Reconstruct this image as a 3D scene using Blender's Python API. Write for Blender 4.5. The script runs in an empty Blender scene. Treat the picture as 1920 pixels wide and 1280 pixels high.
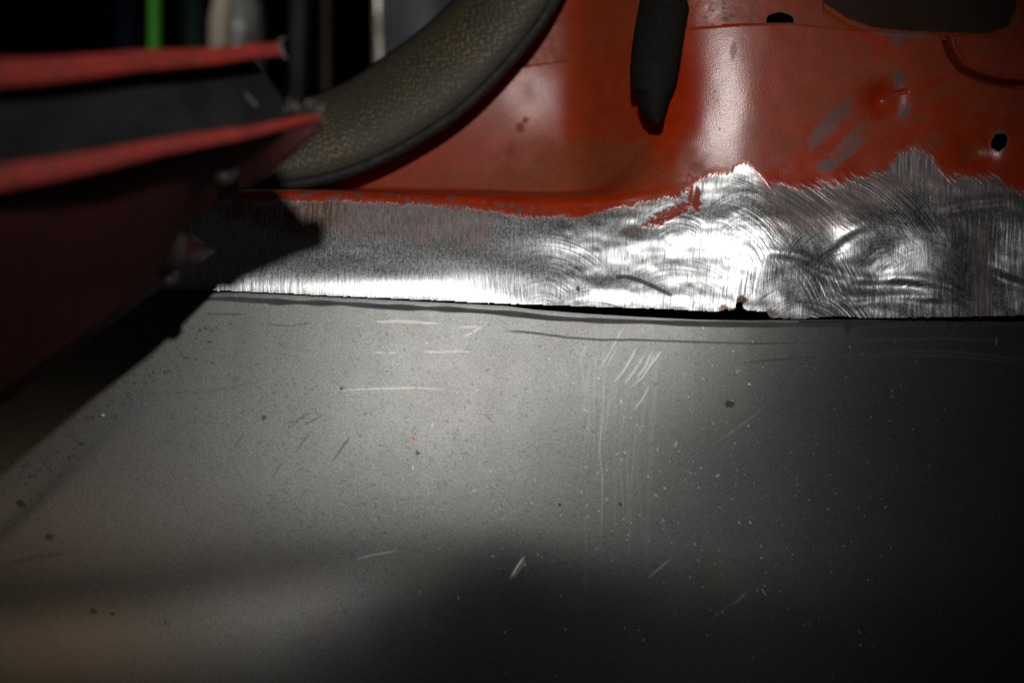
import bpy, bmesh, math, random
import numpy as np
from mathutils import Vector, Matrix

# ------------------------------------------------------------------ camera, light, exposure
sc = bpy.context.scene
col = sc.collection
K = 0.00025            # metres per photograph pixel at the plane of the sill
D = 0.66667            # camera to sill
cam_d = bpy.data.cameras.new("camera")
cam = bpy.data.objects.new("camera", cam_d)
col.objects.link(cam)
cam.location = (0, -D, 0)
cam.rotation_euler = (math.radians(90), 0, 0)
cam_d.lens = 50
cam_d.sensor_width = 36
cam_d.clip_start = 0.01
cam_d.clip_end = 50
cam_d.dof.use_dof = True
cam_d.dof.focus_distance = D + 0.003
cam_d.dof.aperture_fstop = 2.8
sc.camera = cam

world = bpy.data.worlds.new("World")
sc.world = world
world.use_nodes = True
bg = world.node_tree.nodes["Background"]
bg.inputs[0].default_value = (1.0, 0.95, 0.88, 1)
bg.inputs[1].default_value = 0.010

KEY = Vector((-0.004, -0.70, 0.235))     # hard white lamp just above the lens
def lamp(name, loc, aim, energy, color, size, spot=None, blend=1.0):
    l = bpy.data.lights.new(name, 'SPOT' if spot else 'AREA')
    l.energy = energy
    l.color = color
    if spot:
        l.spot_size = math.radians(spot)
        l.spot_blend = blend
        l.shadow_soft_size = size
    else:
        l.shape = 'DISK'
        l.size = size
    o = bpy.data.objects.new(name, l)
    col.objects.link(o)
    o.location = loc
    o.rotation_euler = (Vector(aim) - Vector(loc)).to_track_quat('-Z', 'Y').to_euler()
    return o
lamp("work_lamp", KEY, (-0.012, 0, 0.03), 7.8, (1.0, 0.985, 0.955), 0.016, 49, 1.0)
lamp("warm_fill_spot", (-0.40, -0.95, 0.14), (-0.20, 0, -0.18), 1.25, (1.0, 0.72, 0.46), 0.03, 19, 1.0)  # added warm fill, narrowed to brighten only the panel's lower left
lamp("clutter_fill_spot", (-0.5, -0.2, 0.95), (-0.19, 0.45, 0.17), 7.0, (1.0, 0.97, 0.92), 0.05, 30, 0.8)  # added spot that brightens the background clutter

sc.view_settings.view_transform = 'Standard'
sc.view_settings.look = 'None'
sc.view_settings.exposure = 0
sc.view_settings.gamma = 1
sc.cycles.use_denoising = True
sc.cycles.max_bounces = 6
sc.cycles.sample_clamp_indirect = 3.0

rng = np.random.default_rng(7)
random.seed(7)

# ------------------------------------------------------------------ helpers
def P(px, py, Y=0.0):
    s = K * (D + Y) / D
    return Vector(((px - 960) * s, Y, (640 - py) * s))

def tag(o, label=None, cat=None, group=None, kind=None):
    if label: o['label'] = label
    if cat: o['category'] = cat
    if group: o['group'] = group
    if kind: o['kind'] = kind
    return o

def empty(name, loc):
    o = bpy.data.objects.new(name, None)
    o.empty_display_size = 0.02
    o.location = loc
    col.objects.link(o)
    return o

def link(name, me, mat, parent=None, smooth=True):
    o = bpy.data.objects.new(name, me)
    if mat: me.materials.append(mat)
    col.objects.link(o)
    if parent:
        o.parent = parent
        o.matrix_parent_inverse = Matrix.Translation(parent.location).inverted()
    if smooth:
        me.polygons.foreach_set('use_smooth', [True] * len(me.polygons))
    return o

def smooth(a, b, x):
    t = np.clip((x - a) / (b - a), 0, 1)
    return t * t * (3 - 2 * t)

def hash2(ix, iy, seed):
    h = (ix.astype(np.int64) * 374761393 + iy.astype(np.int64) * 668265263 + seed * 974711) & 0xffffffff
    h = ((h ^ (h >> 13)) * 1274126177) & 0xffffffff
    h = ((h ^ (h >> 16)) * 2246822519) & 0xffffffff
    h = h ^ (h >> 15)
    return (h & 0xffffff) / float(0xffffff)

def vn(x, y, seed=0):
    x = np.asarray(x, float); y = np.asarray(y, float)
    x, y = np.broadcast_arrays(x, y)
    ix = np.floor(x); iy = np.floor(y)
    fx = x - ix; fy = y - iy
    fx = fx * fx * (3 - 2 * fx); fy = fy * fy * (3 - 2 * fy)
    a = hash2(ix, iy, seed); b = hash2(ix + 1, iy, seed)
    c = hash2(ix, iy + 1, seed); d = hash2(ix + 1, iy + 1, seed)
    return (a + (b - a) * fx) * (1 - fy) + (c + (d - c) * fx) * fy

def fbm(x, y, seed=0, o=4):
    s = 0; a = 0.5; n = 0
    for i in range(o):
        s = s + a * vn(x * 2 ** i, y * 2 ** i, seed + i * 17); n += a; a *= 0.5
    return s / n

def curve(pts):
    xs = np.array([p[0] for p in pts], float); ys = np.array([p[1] for p in pts], float)
    return lambda u: np.interp(u, xs, ys)

def scurve(pts, w=18):
    f = curve(pts)
    return lambda u: (f(u - w) + f(u - w / 2) + f(u) + f(u + w / 2) + f(u + w)) / 5

def seg_dist(U, V, pts):
    """distance to a polyline and the running length along it (0..1)"""
    best = np.full(U.shape, 1e9); run = np.zeros(U.shape)
    n = len(pts) - 1
    for i in range(n):
        (ax, ay), (bx, by) = pts[i], pts[i + 1]
        dx, dy = bx - ax, by - ay
        L = dx * dx + dy * dy + 1e-9
        t = np.clip(((U - ax) * dx + (V - ay) * dy) / L, 0, 1)
        d = np.hypot(U - ax - t * dx, V - ay - t * dy)
        m = d < best
        best = np.where(m, d, best); run = np.where(m, (i + t) / n, run)
    return best, run

def stroke(F, PU, PV, pts, w, s=1.0, fade=0.0, add=False):
    """stamp a line with soft sides into field F (a grid over the picture plane)"""
    x0 = min(p[0] for p in pts) - 3 * w - 6; x1 = max(p[0] for p in pts) + 3 * w + 6
    y0 = min(p[1] for p in pts) - 3 * w - 6; y1 = max(p[1] for p in pts) + 3 * w + 6
    sel = (PU > x0) & (PU < x1) & (PV > y0) & (PV < y1)
    if not sel.any(): return
    rows = np.where(sel.any(1))[0]; cols = np.where(sel.any(0))[0]
    sl = (slice(rows[0], rows[-1] + 1), slice(cols[0], cols[-1] + 1))
    d, t = seg_dist(PU[sl], PV[sl], pts)
    k = s * (1 - smooth(w * 0.5, w * 0.5 + 1.8, d))
    if fade: k = k * smooth(0, fade, t) * smooth(0, fade, 1 - t)
    F[sl] = np.maximum(F[sl], k)

def blob(F, PU, PV, cx, cy, rx, ry, s=1.0, ang=0.0, rag=0.35, seed=3, soft=0.25):
    R = max(rx, ry) * 1.9
    sel = (abs(PU - cx) < R) & (abs(PV - cy) < R)
    if not sel.any(): return
    rows = np.where(sel.any(1))[0]; cols = np.where(sel.any(0))[0]
    sl = (slice(rows[0], rows[-1] + 1), slice(cols[0], cols[-1] + 1))
    c, n = math.cos(ang), math.sin(ang)
    a = (PU[sl] - cx) * c + (PV[sl] - cy) * n; b = -(PU[sl] - cx) * n + (PV[sl] - cy) * c
    q = np.hypot(a / rx, b / ry) + rag * (fbm(PU[sl] / max(3, min(rx, ry) * .6), PV[sl] / max(3, min(rx, ry) * .6), seed) - 0.5) * 2
    F[sl] = np.maximum(F[sl], s * (1 - smooth(1 - soft, 1 + soft, q)))

def grid_normals(X, Y, Z):
    def g(A): return np.gradient(A, axis=1), np.gradient(A, axis=0)
    (xu, xv), (yu, yv), (zu, zv) = g(X), g(Y), g(Z)
    n = np.stack([yu * zv - zu * yv, zu * xv - xu * zv, xu * yv - yu * xv], -1)
    n /= np.linalg.norm(n, axis=-1, keepdims=True) + 1e-20
    if n[..., 1].mean() > 0: n = -n
    return n

def grid_part(name, X, Y, Z, keep, attrs, mat, parent, N=None):
    """a mesh from the faces of a grid that KEEP (cells) picks, with per-vertex wear attributes"""
    h, w = X.shape
    idx = np.arange(h * w).reshape(h, w)
    q = np.stack([idx[:-1, :-1], idx[1:, :-1], idx[1:, 1:], idx[:-1, 1:]], -1)[keep]
    used = np.unique(q)
    remap = np.full(h * w, -1); remap[used] = np.arange(len(used))
    q = remap[q]
    co = np.stack([X.ravel()[used], Y.ravel()[used], Z.ravel()[used]], -1)
    me = bpy.data.meshes.new(name)
    me.vertices.add(len(co)); me.vertices.foreach_set('co', co.astype(np.float32).ravel())
    me.loops.add(q.size); me.loops.foreach_set('vertex_index', q.astype(np.int32).ravel())
    me.polygons.add(len(q))
    me.polygons.foreach_set('loop_start', np.arange(0, q.size, 4, dtype=np.int32))
    me.update(calc_edges=True)
    for k, F in attrs.items():
        a = me.attributes.new(k, 'FLOAT', 'POINT')
        a.data.foreach_set('value', F.ravel()[used].astype(np.float32))
    o = link(name, me, mat, parent)
    if N is not None:
        me.normals_split_custom_set_from_vertices(N.reshape(-1, 3)[used].tolist())
    return o

def poly_mesh(name, verts, faces, mat, parent=None, smooth_=True, bevel=0, sub=0, solid=0):
    me = bpy.data.meshes.new(name)
    me.from_pydata([tuple(v) for v in verts], [], faces)
    me.update()
    bm = bmesh.new(); bm.from_mesh(me)
    bmesh.ops.recalc_face_normals(bm, faces=bm.faces[:])
    bm.to_mesh(me); bm.free()
    o = link(name, me, mat, parent, smooth_)
    if solid:
        m = o.modifiers.new('thickness', 'SOLIDIFY'); m.thickness = solid; m.offset = 0
    if bevel:
        m = o.modifiers.new('bevel', 'BEVEL'); m.width = bevel; m.segments = 3; m.limit_method = 'ANGLE'; m.angle_limit = math.radians(40)
    if sub:
        m = o.modifiers.new('subdivision', 'SUBSURF'); m.levels = sub; m.render_levels = sub
    return o

def loft(name, sections, mat, parent, bevel=0, cap=True, smooth_=True):
    n = len(sections[0]); v = [p for s in sections for p in s]; f = []
    for i in range(len(sections) - 1):
        for j in range(n):
            a = i * n + j; b = i * n + (j + 1) % n
            f.append((a, b, b + n, a + n))
    if cap:
        f.append(tuple(range(n))[::-1]); f.append(tuple(range((len(sections) - 1) * n, len(sections) * n)))
    return poly_mesh(name, v, f, mat, parent, smooth_, bevel)

def tube(name, pts, radii, mat, parent=None, seg=14, caps=True):
    secs = []
    up = Vector((0.0, 1.0, 0.0))
    for i, p in enumerate(pts):
        d = (pts[min(i + 1, len(pts) - 1)] - pts[max(i - 1, 0)]).normalized()
        a = d.cross(up).normalized() if abs(d.dot(up)) < 0.95 else d.cross(Vector((1, 0, 0))).normalized(); b = d.cross(a)
        r = radii[i] if hasattr(radii, '__len__') else radii
        secs.append([p + r * (math.cos(t) * a + math.sin(t) * b) for t in [2 * math.pi * k / seg for k in range(seg)]])
    return loft(name, secs, mat, parent, cap=caps)

# ------------------------------------------------------------------ materials
class M:
    def __init__(s, name):
        s.m = bpy.data.materials.new(name); s.m.use_nodes = True
        s.t = s.m.node_tree; s.n = s.t.nodes; s.n.clear()
        s.out = s.n.new('ShaderNodeOutputMaterial'); s.b = s.n.new('ShaderNodeBsdfPrincipled')
        s.t.links.new(s.b.outputs[0], s.out.inputs[0])
        s.co = s.n.new('ShaderNodeTexCoord').outputs['Object']
    def put(s, inp, v):
        if isinstance(v, bpy.types.NodeSocket): s.t.links.new(v, inp)
        elif isinstance(v, (tuple, list)): inp.default_value = (*v, 1) if len(v) == 3 and inp.type == 'RGBA' else v
        else: inp.default_value = v
    def set(s, **kw):
        for k, v in kw.items(): s.put(s.b.inputs[k.replace('_', ' ')], v)
        return s
    def attr(s, name):
        a = s.n.new('ShaderNodeAttribute'); a.attribute_name = name; return a.outputs['Fac']
    def mapping(s, scale, rot=(0, 0, 0)):
        m = s.n.new('ShaderNodeMapping'); s.put(m.inputs[0], s.co)
        m.inputs['Scale'].default_value = scale; m.inputs['Rotation'].default_value = rot; return m.outputs[0]
    def noise(s, scale, detail=3, rough=0.55, co=None):
        n = s.n.new('ShaderNodeTexNoise'); s.put(n.inputs['Vector'], co or s.co)
        n.inputs['Scale'].default_value = scale; n.inputs['Detail'].default_value = detail; n.inputs['Roughness'].default_value = rough
        return n.outputs['Fac']
    def voronoi(s, scale, co=None, feature='DISTANCE_TO_EDGE', rand=1.0):
        n = s.n.new('ShaderNodeTexVoronoi'); n.feature = feature; s.put(n.inputs['Vector'], co or s.co)
        n.inputs['Scale'].default_value = scale; n.inputs['Randomness'].default_value = rand
        return n.outputs['Distance']
    def ramp(s, f, a, b, lo=0.0, hi=1.0):
        n = s.n.new('ShaderNodeMapRange'); n.interpolation_type = 'SMOOTHSTEP'
        s.put(n.inputs[0], f); n.inputs[1].default_value = a; n.inputs[2].default_value = b
        s.put(n.inputs[3], lo); s.put(n.inputs[4], hi); return n.outputs[0]
    def mix(s, f, a, b):
        n = s.n.new('ShaderNodeMix'); n.data_type = 'RGBA'
        s.put(n.inputs[0], f); s.put(n.inputs[6], a); s.put(n.inputs[7], b); return n.outputs[2]
    def fmix(s, f, a, b):
        n = s.n.new('ShaderNodeMix'); n.data_type = 'FLOAT'
        s.put(n.inputs[0], f); s.put(n.inputs[2], a); s.put(n.inputs[3], b); return n.outputs[0]
    def math(s, op, a, b=0.0):
        n = s.n.new('ShaderNodeMath'); n.operation = op; s.put(n.inputs[0], a); s.put(n.inputs[1], b); return n.outputs[0]
    def bump(s, h, dist, strength=1.0, normal=None):
        n = s.n.new('ShaderNodeBump'); s.put(n.inputs['Height'], h)
        n.inputs['Distance'].default_value = dist; s.put(n.inputs['Strength'], strength)
        if normal: s.put(n.inputs['Normal'], normal)
        return n.outputs[0]

def body_paint():
    m = M('worn_red_paint_and_ground_steel')
    bare, prim, dirt, ink, rust_warmlight = (m.attr(k) for k in ('bare', 'primer', 'dirt', 'ink', 'rust_warmlight'))
    mott = m.noise(90, 5, 0.6)
    fine = m.noise(900, 3, 0.6)
    red = m.mix(m.ramp(mott, 0.35, 0.7), (0.42, 0.027, 0.003), (0.52, 0.040, 0.005))
    dust = m.mix(m.ramp(fine, 0.3, 0.7), (0.22, 0.058, 0.022), (0.30, 0.105, 0.048))
    c = m.mix(m.math('MULTIPLY', dirt, m.ramp(m.noise(260, 4, 0.65), 0.2, 0.75, 0.45, 1.0)), red, dust)
    c = m.mix(prim, c, m.mix(fine, (0.076, 0.095, 0.106), (0.110, 0.126, 0.136)))
    steel = m.mix(m.ramp(m.noise(2200, 2, 0.6, m.mapping((1.0, .3, 0.05))), 0.3, 0.7), (0.31, 0.315, 0.32), (0.60, 0.605, 0.61))
    c = m.mix(bare, c, steel)
    c = m.mix(rust_warmlight, c, m.mix(fine, (0.10, 0.03, 0.01), (0.28, 0.10, 0.03)))
    c = m.mix(ink, c, (0.085, 0.065, 0.11))
    met = m.math('MULTIPLY', m.math('MULTIPLY', bare, m.math('SUBTRACT', 1.0, rust_warmlight)), m.math('SUBTRACT', 1.0, m.math('MULTIPLY', ink, 0.8)))
    rp = m.fmix(dirt, 0.25, 0.46)
    rp = m.fmix(prim, rp, 0.55)
    r = m.fmix(bare, rp, m.ramp(fine, 0.3, 0.7, 0.29, 0.41))
    peel = m.bump(m.noise(1300, 2, 0.6), 0.00011, m.fmix(bare, 0.5, 0.0))
    scr = m.bump(m.noise(3000, 2, 0.6, m.mapping((1.0, 0.3, 0.05))), 0.00012, m.fmix(bare, 0.0, 0.3), peel)
    scr = m.bump(m.noise(1700, 2, 0.7, m.mapping((1.0, 0.3, 0.28))), 0.00010, m.fmix(bare, 0.0, 0.22), scr)
    m.set(Base_Color=c, Metallic=met, Roughness=r, Normal=scr, Specular_IOR_Level=m.fmix(dirt, 0.5, 0.1))
    return m.m

def grey_panel():
    m = M('satin_bare_steel')
    speck, scr, ink, rub, red, low_tint = (m.attr(k) for k in ('speck', 'scratch', 'ink', 'rub', 'chip', 'low_brown'))
    g = m.noise(2000, 3, 0.75); big = m.noise(14, 4, 0.6)
    c = m.mix(m.ramp(g, 0.34, 0.66), (0.084, 0.083, 0.0805), (0.166, 0.1645, 0.159))
    c = m.mix(m.ramp(big, 0.3, 0.75, 0.0, 0.14), c, (0.22, 0.205, 0.185))
    c = m.mix(low_tint, c, (0.16, 0.13, 0.10))
    c = m.mix(m.math('MULTIPLY', rub, 0.5), c, (0.62, 0.61, 0.58))
    c = m.mix(scr, c, (0.95, 0.94, 0.9))
    c = m.mix(ink, c, (0.017, 0.015, 0.023))
    c = m.mix(speck, c, (0.022, 0.017, 0.014))
    c = m.mix(red, c, (0.22, 0.012, 0.012))
    r = m.ramp(m.noise(60, 4, 0.6), 0.3, 0.7, 0.385, 0.405)
    r = m.fmix(scr, r, 0.6)
    met = m.math('MULTIPLY', m.math('SUBTRACT', 1.0, m.math('MAXIMUM', speck, ink)), m.fmix(scr, 0.92, 0.35))
    r = m.fmix(ink, r, 0.62)
    m.set(Base_Color=c, Metallic=met, Roughness=r,
          Normal=m.bump(m.noise(3000, 3, 0.65), 0.00004, 0.4))
    return m.m

def simple(name, c1, c2, rough=0.5, metal=0.0, scale=60, bump=0.0, bscale=400, rough2=None, spec=0.5):
    m = M(name)
    f = m.noise(scale, 5, 0.6)
    m.set(Base_Color=m.mix(m.ramp(f, 0.3, 0.7), c1, c2), Metallic=metal,
          Roughness=m.ramp(m.noise(scale * 2.3, 4), 0.3, 0.7, rough, rough2 or rough))
    m.b.inputs['Specular IOR Level'].default_value = spec
    if bump: m.set(Normal=m.bump(m.noise(bscale, 3), bump, 0.6))
    return m.m

MAT_BODY = body_paint()
MAT_PANEL = grey_panel()
MAT_RUBBER = simple('black_rubber', (0.012, 0.012, 0.011), (0.030, 0.028, 0.025), 0.62, 0, 150, 0.0002, 900, 0.8)
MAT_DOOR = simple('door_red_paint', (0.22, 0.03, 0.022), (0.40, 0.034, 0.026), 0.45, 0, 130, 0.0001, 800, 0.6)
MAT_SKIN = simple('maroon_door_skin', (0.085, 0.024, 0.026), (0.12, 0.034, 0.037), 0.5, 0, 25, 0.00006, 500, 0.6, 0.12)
MAT_SEAL = simple('charcoal_weather_strip', (0.010, 0.010, 0.0105), (0.024, 0.024, 0.024), 0.8, 0, 35, 0.0003, 350, 0.9, 0.2)
MAT_BURR = simple('pale_flake_and_lit_edge', (0.12, 0.11, 0.10), (0.26, 0.24, 0.22), 0.6, 0, 300)
MAT_STEEL = simple('dull_screw_steel', (0.3, 0.3, 0.29), (0.5, 0.5, 0.48), 0.4, 1.0, 500, 0.0004, 700)
MAT_DARK = simple('cavity_shade_black', (0.010, 0.009, 0.008), (0.02, 0.017, 0.014), 0.8, 0, 30)  # near-black standing in for shade in the joint and screw ovals
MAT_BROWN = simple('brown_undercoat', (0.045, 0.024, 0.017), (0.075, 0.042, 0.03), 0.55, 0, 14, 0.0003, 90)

# ------------------------------------------------------------------ mirror slopes: how a sheet must lean to throw the lamp at the lens
def mirror(u, v):
    x = (u - 960) * K; z = (640 - v) * K
    a = np.stack([-x, np.full_like(x, -D), -z], -1)
    b = np.stack([KEY.x - x, np.full_like(x, KEY.y), KEY.z - z], -1)
    h = a / np.linalg.norm(a, axis=-1, keepdims=True) + b / np.linalg.norm(b, axis=-1, keepdims=True)
    return h[..., 0] / -h[..., 1], -h[..., 2] / -h[..., 1]      # df/du, df/dv  (f = depth, v runs down)

def lean(u, v, u0, v0, su, sv, k=1.0, slope=(0, 0), ang=0.0):
    """a shallow dent whose middle leans towards the lamp"""
    hx, hv = mirror(np.array([float(u0)]), np.array([float(v0)]))
    a = k * (hx[0] - slope[0]); b = k * (hv[0] - slope[1])
    c, n = math.cos(ang), math.sin(ang)
    p = (u - u0) * c + (v - v0) * n; q = -(u - u0) * n + (v - v0) * c
    return (a * (u - u0) + b * (v - v0)) * np.exp(-(p / su) ** 2 - (q / sv) ** 2)

# ------------------------------------------------------------------ car body: sill, pillar foot and door jamb
body = empty('car', P(1100, 600, 0.02))
tag(body, 'worn red car with a ground bare-metal sill and pillar foot', 'car')

LIP = scurve([(100, 350), (430, 351), (640, 353), (900, 359), (1040, 365), (1120, 362), (1190, 355), (1250, 344), (1320, 330), (1420, 318), (2100, 300)], 40)
GAP_TOP = curve([(200, 543), (440, 546), (640, 556), (800, 563), (950, 570), (1050, 573), (1150, 577), (1250, 580), (1340, 585), (1356, 583),
                 (1362, 579), (1367, 584), (1379, 579), (1381, 568), (1390, 566), (1393, 577), (1400, 583), (1437, 584), (1440, 591), (1446, 597), (1500, 598), (1580, 593), (1620, 597),
                 (1775, 595), (1920, 592), (2100, 590)])
PANEL_TOP = curve([(-200, 560), (300, 552), (440, 548), (640, 558), (800, 566), (950, 573.5), (1000, 580), (1100, 588), (1200, 594), (1300, 599), (1400, 601), (1500, 599.5), (1600, 599), (1920, 596), (2100, 596)])

def ss(u, a, b):
    """integral of a smooth step: slope 0 before a, slope 1 after b"""
    t = np.clip((u - a) / (b - a), 0, 1)
    return (b - a) * (t ** 3 - 0.5 * t ** 4) + np.clip(u - b, 0, None)

def front(u, v):
    """depth in pixels of the front face, before wear"""
    # the sheet comes forward to the right where the pillar foot flares, then turns flat again
    f = 0.03 * (u - 960) + (-0.17 * ss(u, 960, 1240) + 0.12 * ss(u, 1350, 1470)) * (1 - 0.5 * smooth(400, 600, v))
    # the sill leans back above its lower ridge and turns under below it
    wl = 1 - smooth(820, 1180, u)
    w = 600 - v
    sill = 0.37 * ss(w, 36, 100) - 0.35 * ss(w, 235, 300)
    foot = 0.31 * w - 0.31 * ss(w, 190, 340)
    return f + wl * sill + (1 - wl) * foot

du = 1.5
us = np.arange(150, 2010, du)
vs = np.concatenate([np.arange(-300, 300, 3.0), np.arange(300, 606, 1.7)])
U, V = np.meshgrid(us, vs)
f = front(U, V)
# jamb: past the rounded pillar corner the sheet runs back into the car
T = 1250 + 10 * np.sin(V / 90) - U
r = 28.0
soft = r * np.logaddexp(0, T / r)
T2 = 1105 - U
soft2 = 14 * np.logaddexp(0, T2 / 14)
J = 1.35 * soft - 1.25 * soft2
SV = LIP(U) - V
inside = smooth(-0.05, 1, SV / (34 + 110 * smooth(1120, 1300, U)))
f = f + J * inside
f = f + 10 * (np.clip(SV + 13, 0, 13) / 13) ** 2.2 * (1 - smooth(1150, 1280, U)) * (1 - inside)
# projected place of every point, to lay the wear where it belongs
def projected(U, V, f):
    s = D / (D + f * K)
    return 960 + (U - 960) * s, 640 + (V - 640) * s
PU, PV = projected(U, V, f)

# --- ground area, its ragged upper border follows the strokes of the disc
swirls = [  # centre, radius range, angle range (deg, y down), weight, pitch
    (1505, 655, 22, 165, -165, -10, 1.0, 3.0),
    (1320, 640, 190, 420, -78, -12, 1.0, 2.6),
    (1500, 560, 130, 330, -72, -4, 0.9, 2.8),
    (1740, 545, 20, 130, -170, -20, 0.8, 2.8),
    (1330, 520, 60, 240, -80, -10, 0.7, 2.4),
]
tilt = 0.05 * np.sin(U / 170) + 0.10 * smooth(1000, 1250, U) - 0.0
wob = 10 * fbm(U / 240, V / 120, 71)
UU = U + tilt * (V - 450) + wob
grain = 0.62 * vn(UU / 1.9, V / 34, 1) + 0.38 * vn(UU / 3.6, V / 60, 2) - 0.5
border_n = vn(UU / 2.6, V / 300, 5) - 0.5
cover = np.zeros_like(U)
rt = smooth(1385, 1440, U)
cc = U * 0.80 - V * 0.60 + 0.0006 * (V - 350) ** 2; al = U * 0.60 + V * 0.80
border_n = border_n * (1 - rt) + rt * (0.6 * vn(cc / 2.4, al / 110, 6) + 0.4 * vn(cc / 7, al / 160, 7) - 0.5)
rs = np.random.default_rng(21)
for k in range(22):
    x = rs.uniform(1010, 1960)
    swirls.append((x, rs.uniform(430, 680), 20, rs.uniform(70, 190), *(lambda a: (a, a + rs.uniform(50, 110)))(rs.uniform(-170, -60)), rs.uniform(.25, .6), rs.uniform(2.2, 3.4)))
for i, (cx, cy, r0, r1, a0, a1, w, pitch) in enumerate(swirls):
    R = np.hypot(U - cx, V - cy); A = np.degrees(np.arctan2(V - cy, U - cx))
    win = smooth(r0, r0 + 20, R) * (1 - smooth(r1 - 50, r1, R)) * smooth(a0, a0 + 16, A) * (1 - smooth(a1 - 14, a1, A)) * w
    win = win * smooth(0.25, 0.6, fbm(U / 60 + i * 9, V / 60, 40 + i) + 0.15)
    s = 0.7 * vn(R / pitch, A / 26, 20 + i) + 0.3 * vn(R / (pitch * 2.4), A / 34, 30 + i) - 0.5
    grain = grain * (1 - win) + 1.35 * s * win
    cover = np.maximum(cover, win)
    border_n = border_n * (1 - .5 * win) + (vn(R / 3.2, A / 90, 50 + i) - 0.5) * win * .6

EDGE = curve([(100, 374), (340, 377), (430, 374), (640, 377), (800, 386), (900, 393), (960, 403), (1010, 409), (1080, 407), (1130, 397), (1200, 382), (1270, 368), (1296, 352),
              (1312, 336), (1340, 324), (1368, 326), (1384, 304), (1400, 306), (1424, 324), (1442, 350), (1500, 358), (1560, 346), (1620, 332), (1660, 322), (1690, 292), (1716, 282), (1745, 292),
              (1772, 338), (1830, 337), (1870, 332), (1890, 356), (2100, 360)])
amp = 4 + 17 * smooth(1390, 1470, PU)
dist = PV - EDGE(PU) + amp * border_n * 2 + 12 * (fbm(PU / 16, PV / 12, 8, 5) - 0.5)
bare = smooth(-5 - 7 * rt, 7 + 7 * rt, dist)
onface = 1 - smooth(0.2, 0.5, inside * smooth(40, 90, J * 1.0))
bare *= onface
prim = np.zeros_like(U)
# feathered old primer between paint and steel
feather = smooth(-3, 6, dist) * (1 - smooth(30, 95, dist + 24 * (fbm(PU / 30, PV / 50, 12) - .5))) * smooth(1400, 1480, PU) * (1 - 0.75 * smooth(1730, 1800, PU))
feather_l = smooth(0, 6, dist) * (1 - smooth(22, 90, dist + 40 * (fbm(PU / 40, PV / 70, 13) - .5))) * smooth(610, 660, PU) * (1 - smooth(890, 950, PU))
streak = smooth(0.30, 0.66, grain + 0.5)
prim = np.maximum(prim, feather * (0.35 + 0.65 * streak)); prim = np.maximum(prim, 0.75 * feather_l * (0.4 + 0.6 * streak))
col_w = smooth(1815, 1830, PU) * (1 - smooth(1850, 1864, PU)) * smooth(400, 440, PV) * (0.5 + .5 * streak)
prim = np.maximum(prim, 0.3 * col_w * bare)
bare = bare * (1 - 0.9 * prim)
# primer patches scraped through the red
for (cx, cy, rx, ry, an, s) in [(1556, 232, 50, 15, -0.85, .85), (1530, 250, 24, 8, -0.8, .7), (1590, 262, 46, 6, -0.75, .8), (1592, 282, 42, 9, -0.72, .95), (1552, 308, 24, 12, -0.4, 1),
                            (1685, 150, 10, 15, 0.2, 1), (1698, 209, 15, 10, -0.7, 1), (1680, 62, 60, 7, 0.12, .9), (1683, 76, 10, 12, 0.6, .9), (1550, 48, 50, 4, 0.1, .7), (1375, 95, 6, 16, 0.1, .5), (1470, 45, 36, 3, 0.05, .5)]:
    blob(prim, PU, PV, cx, cy, rx, ry, s * .72, an, 0.6, int(cx), 0.3)
for k in range(70):     # little chips along the sill's upper edge
    cx = rng.uniform(430, 1010); e = float(EDGE(cx))
    blob(prim, PU, PV, cx, e - rng.uniform(2, 20), rng.uniform(2, 6), rng.uniform(1.5, 4), rng.uniform(.5, .95), rng.uniform(-.4, .4), .5, k)
for k in range(60):     # chips in the pillar paint
    blob(prim, PU, PV, rng.uniform(1320, 1920), rng.uniform(70, 330), rng.uniform(1.2, 2.6), rng.uniform(1.2, 2.6), rng.uniform(.2, .7), 0, .4, k)
# red islands left inside the ground area
isl = np.zeros_like(U)
blob(isl, PU, PV, 1258, 402, 46, 11, 1, -0.42, 0.6, 4); blob(isl, PU, PV, 1302, 372, 11, 26, 1, -0.1, 0.6, 6); blob(isl, PU, PV, 1292, 345, 7, 18, 0.8, 0.1, .5, 6)
isl *= smooth(0.2, 0.5, grain + 0.62)
bare *= (1 - isl); prim *= (1 - isl)
dirt = 0.6 * smooth(0.32, 0.68, fbm(PU / 110, PV / 90, 60, 5)) + 0.16 * smooth(1400, 1560, PU)
low = np.zeros_like(U)
blob(low, PU, PV, 1130, 305, 190, 55, 1, 0.0, 0.5, 61, .6); blob(low, PU, PV, 1010, 335, 160, 30, 1, 0.0, 0.5, 62, .6); blob(low, PU, PV, 880, 340, 160, 30, .8, 0, .5, 66, .6)
blob(low, PU, PV, 1645, 225, 46, 34, .6, 0, .5, 63, .6)
for (cx, cy, rr) in [(975, 240, 9), (955, 288, 10), (985, 226, 6)]: blob(low, PU, PV, cx, cy, rr, rr, 1, 0, .4, 64, .5)
dirt = np.clip(np.maximum(dirt * 0.85, low), 0, 1)
dirt *= 1 - 0.85 * (1 - smooth(2, 26, np.abs(SV + 6))) * (1 - smooth(1150, 1240, U))       # the rolled edge is wiped clean
cl = np.zeros_like(U); blob(cl, PU, PV, 1262, 190, 42, 130, 1, 0.15, .4, 65, .5); dirt *= 1 - 0.85 * cl
cl = np.zeros_like(U); blob(cl, PU, PV, 1352, 170, 52, 150, 1, 0.0, .25, 67, .4); dirt *= 1 - 0.92 * cl
cl = np.zeros_like(U); blob(cl, PU, PV, 1660, 185, 44, 34, 1, 0, .3, 68, .4); blob(cl, PU, PV, 1845, 280, 44, 40, 1, 0, .3, 69, .4); dirt *= 1 - 0.9 * cl
rust_warmlight = np.zeros_like(U); ink = np.zeros_like(U)
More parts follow.
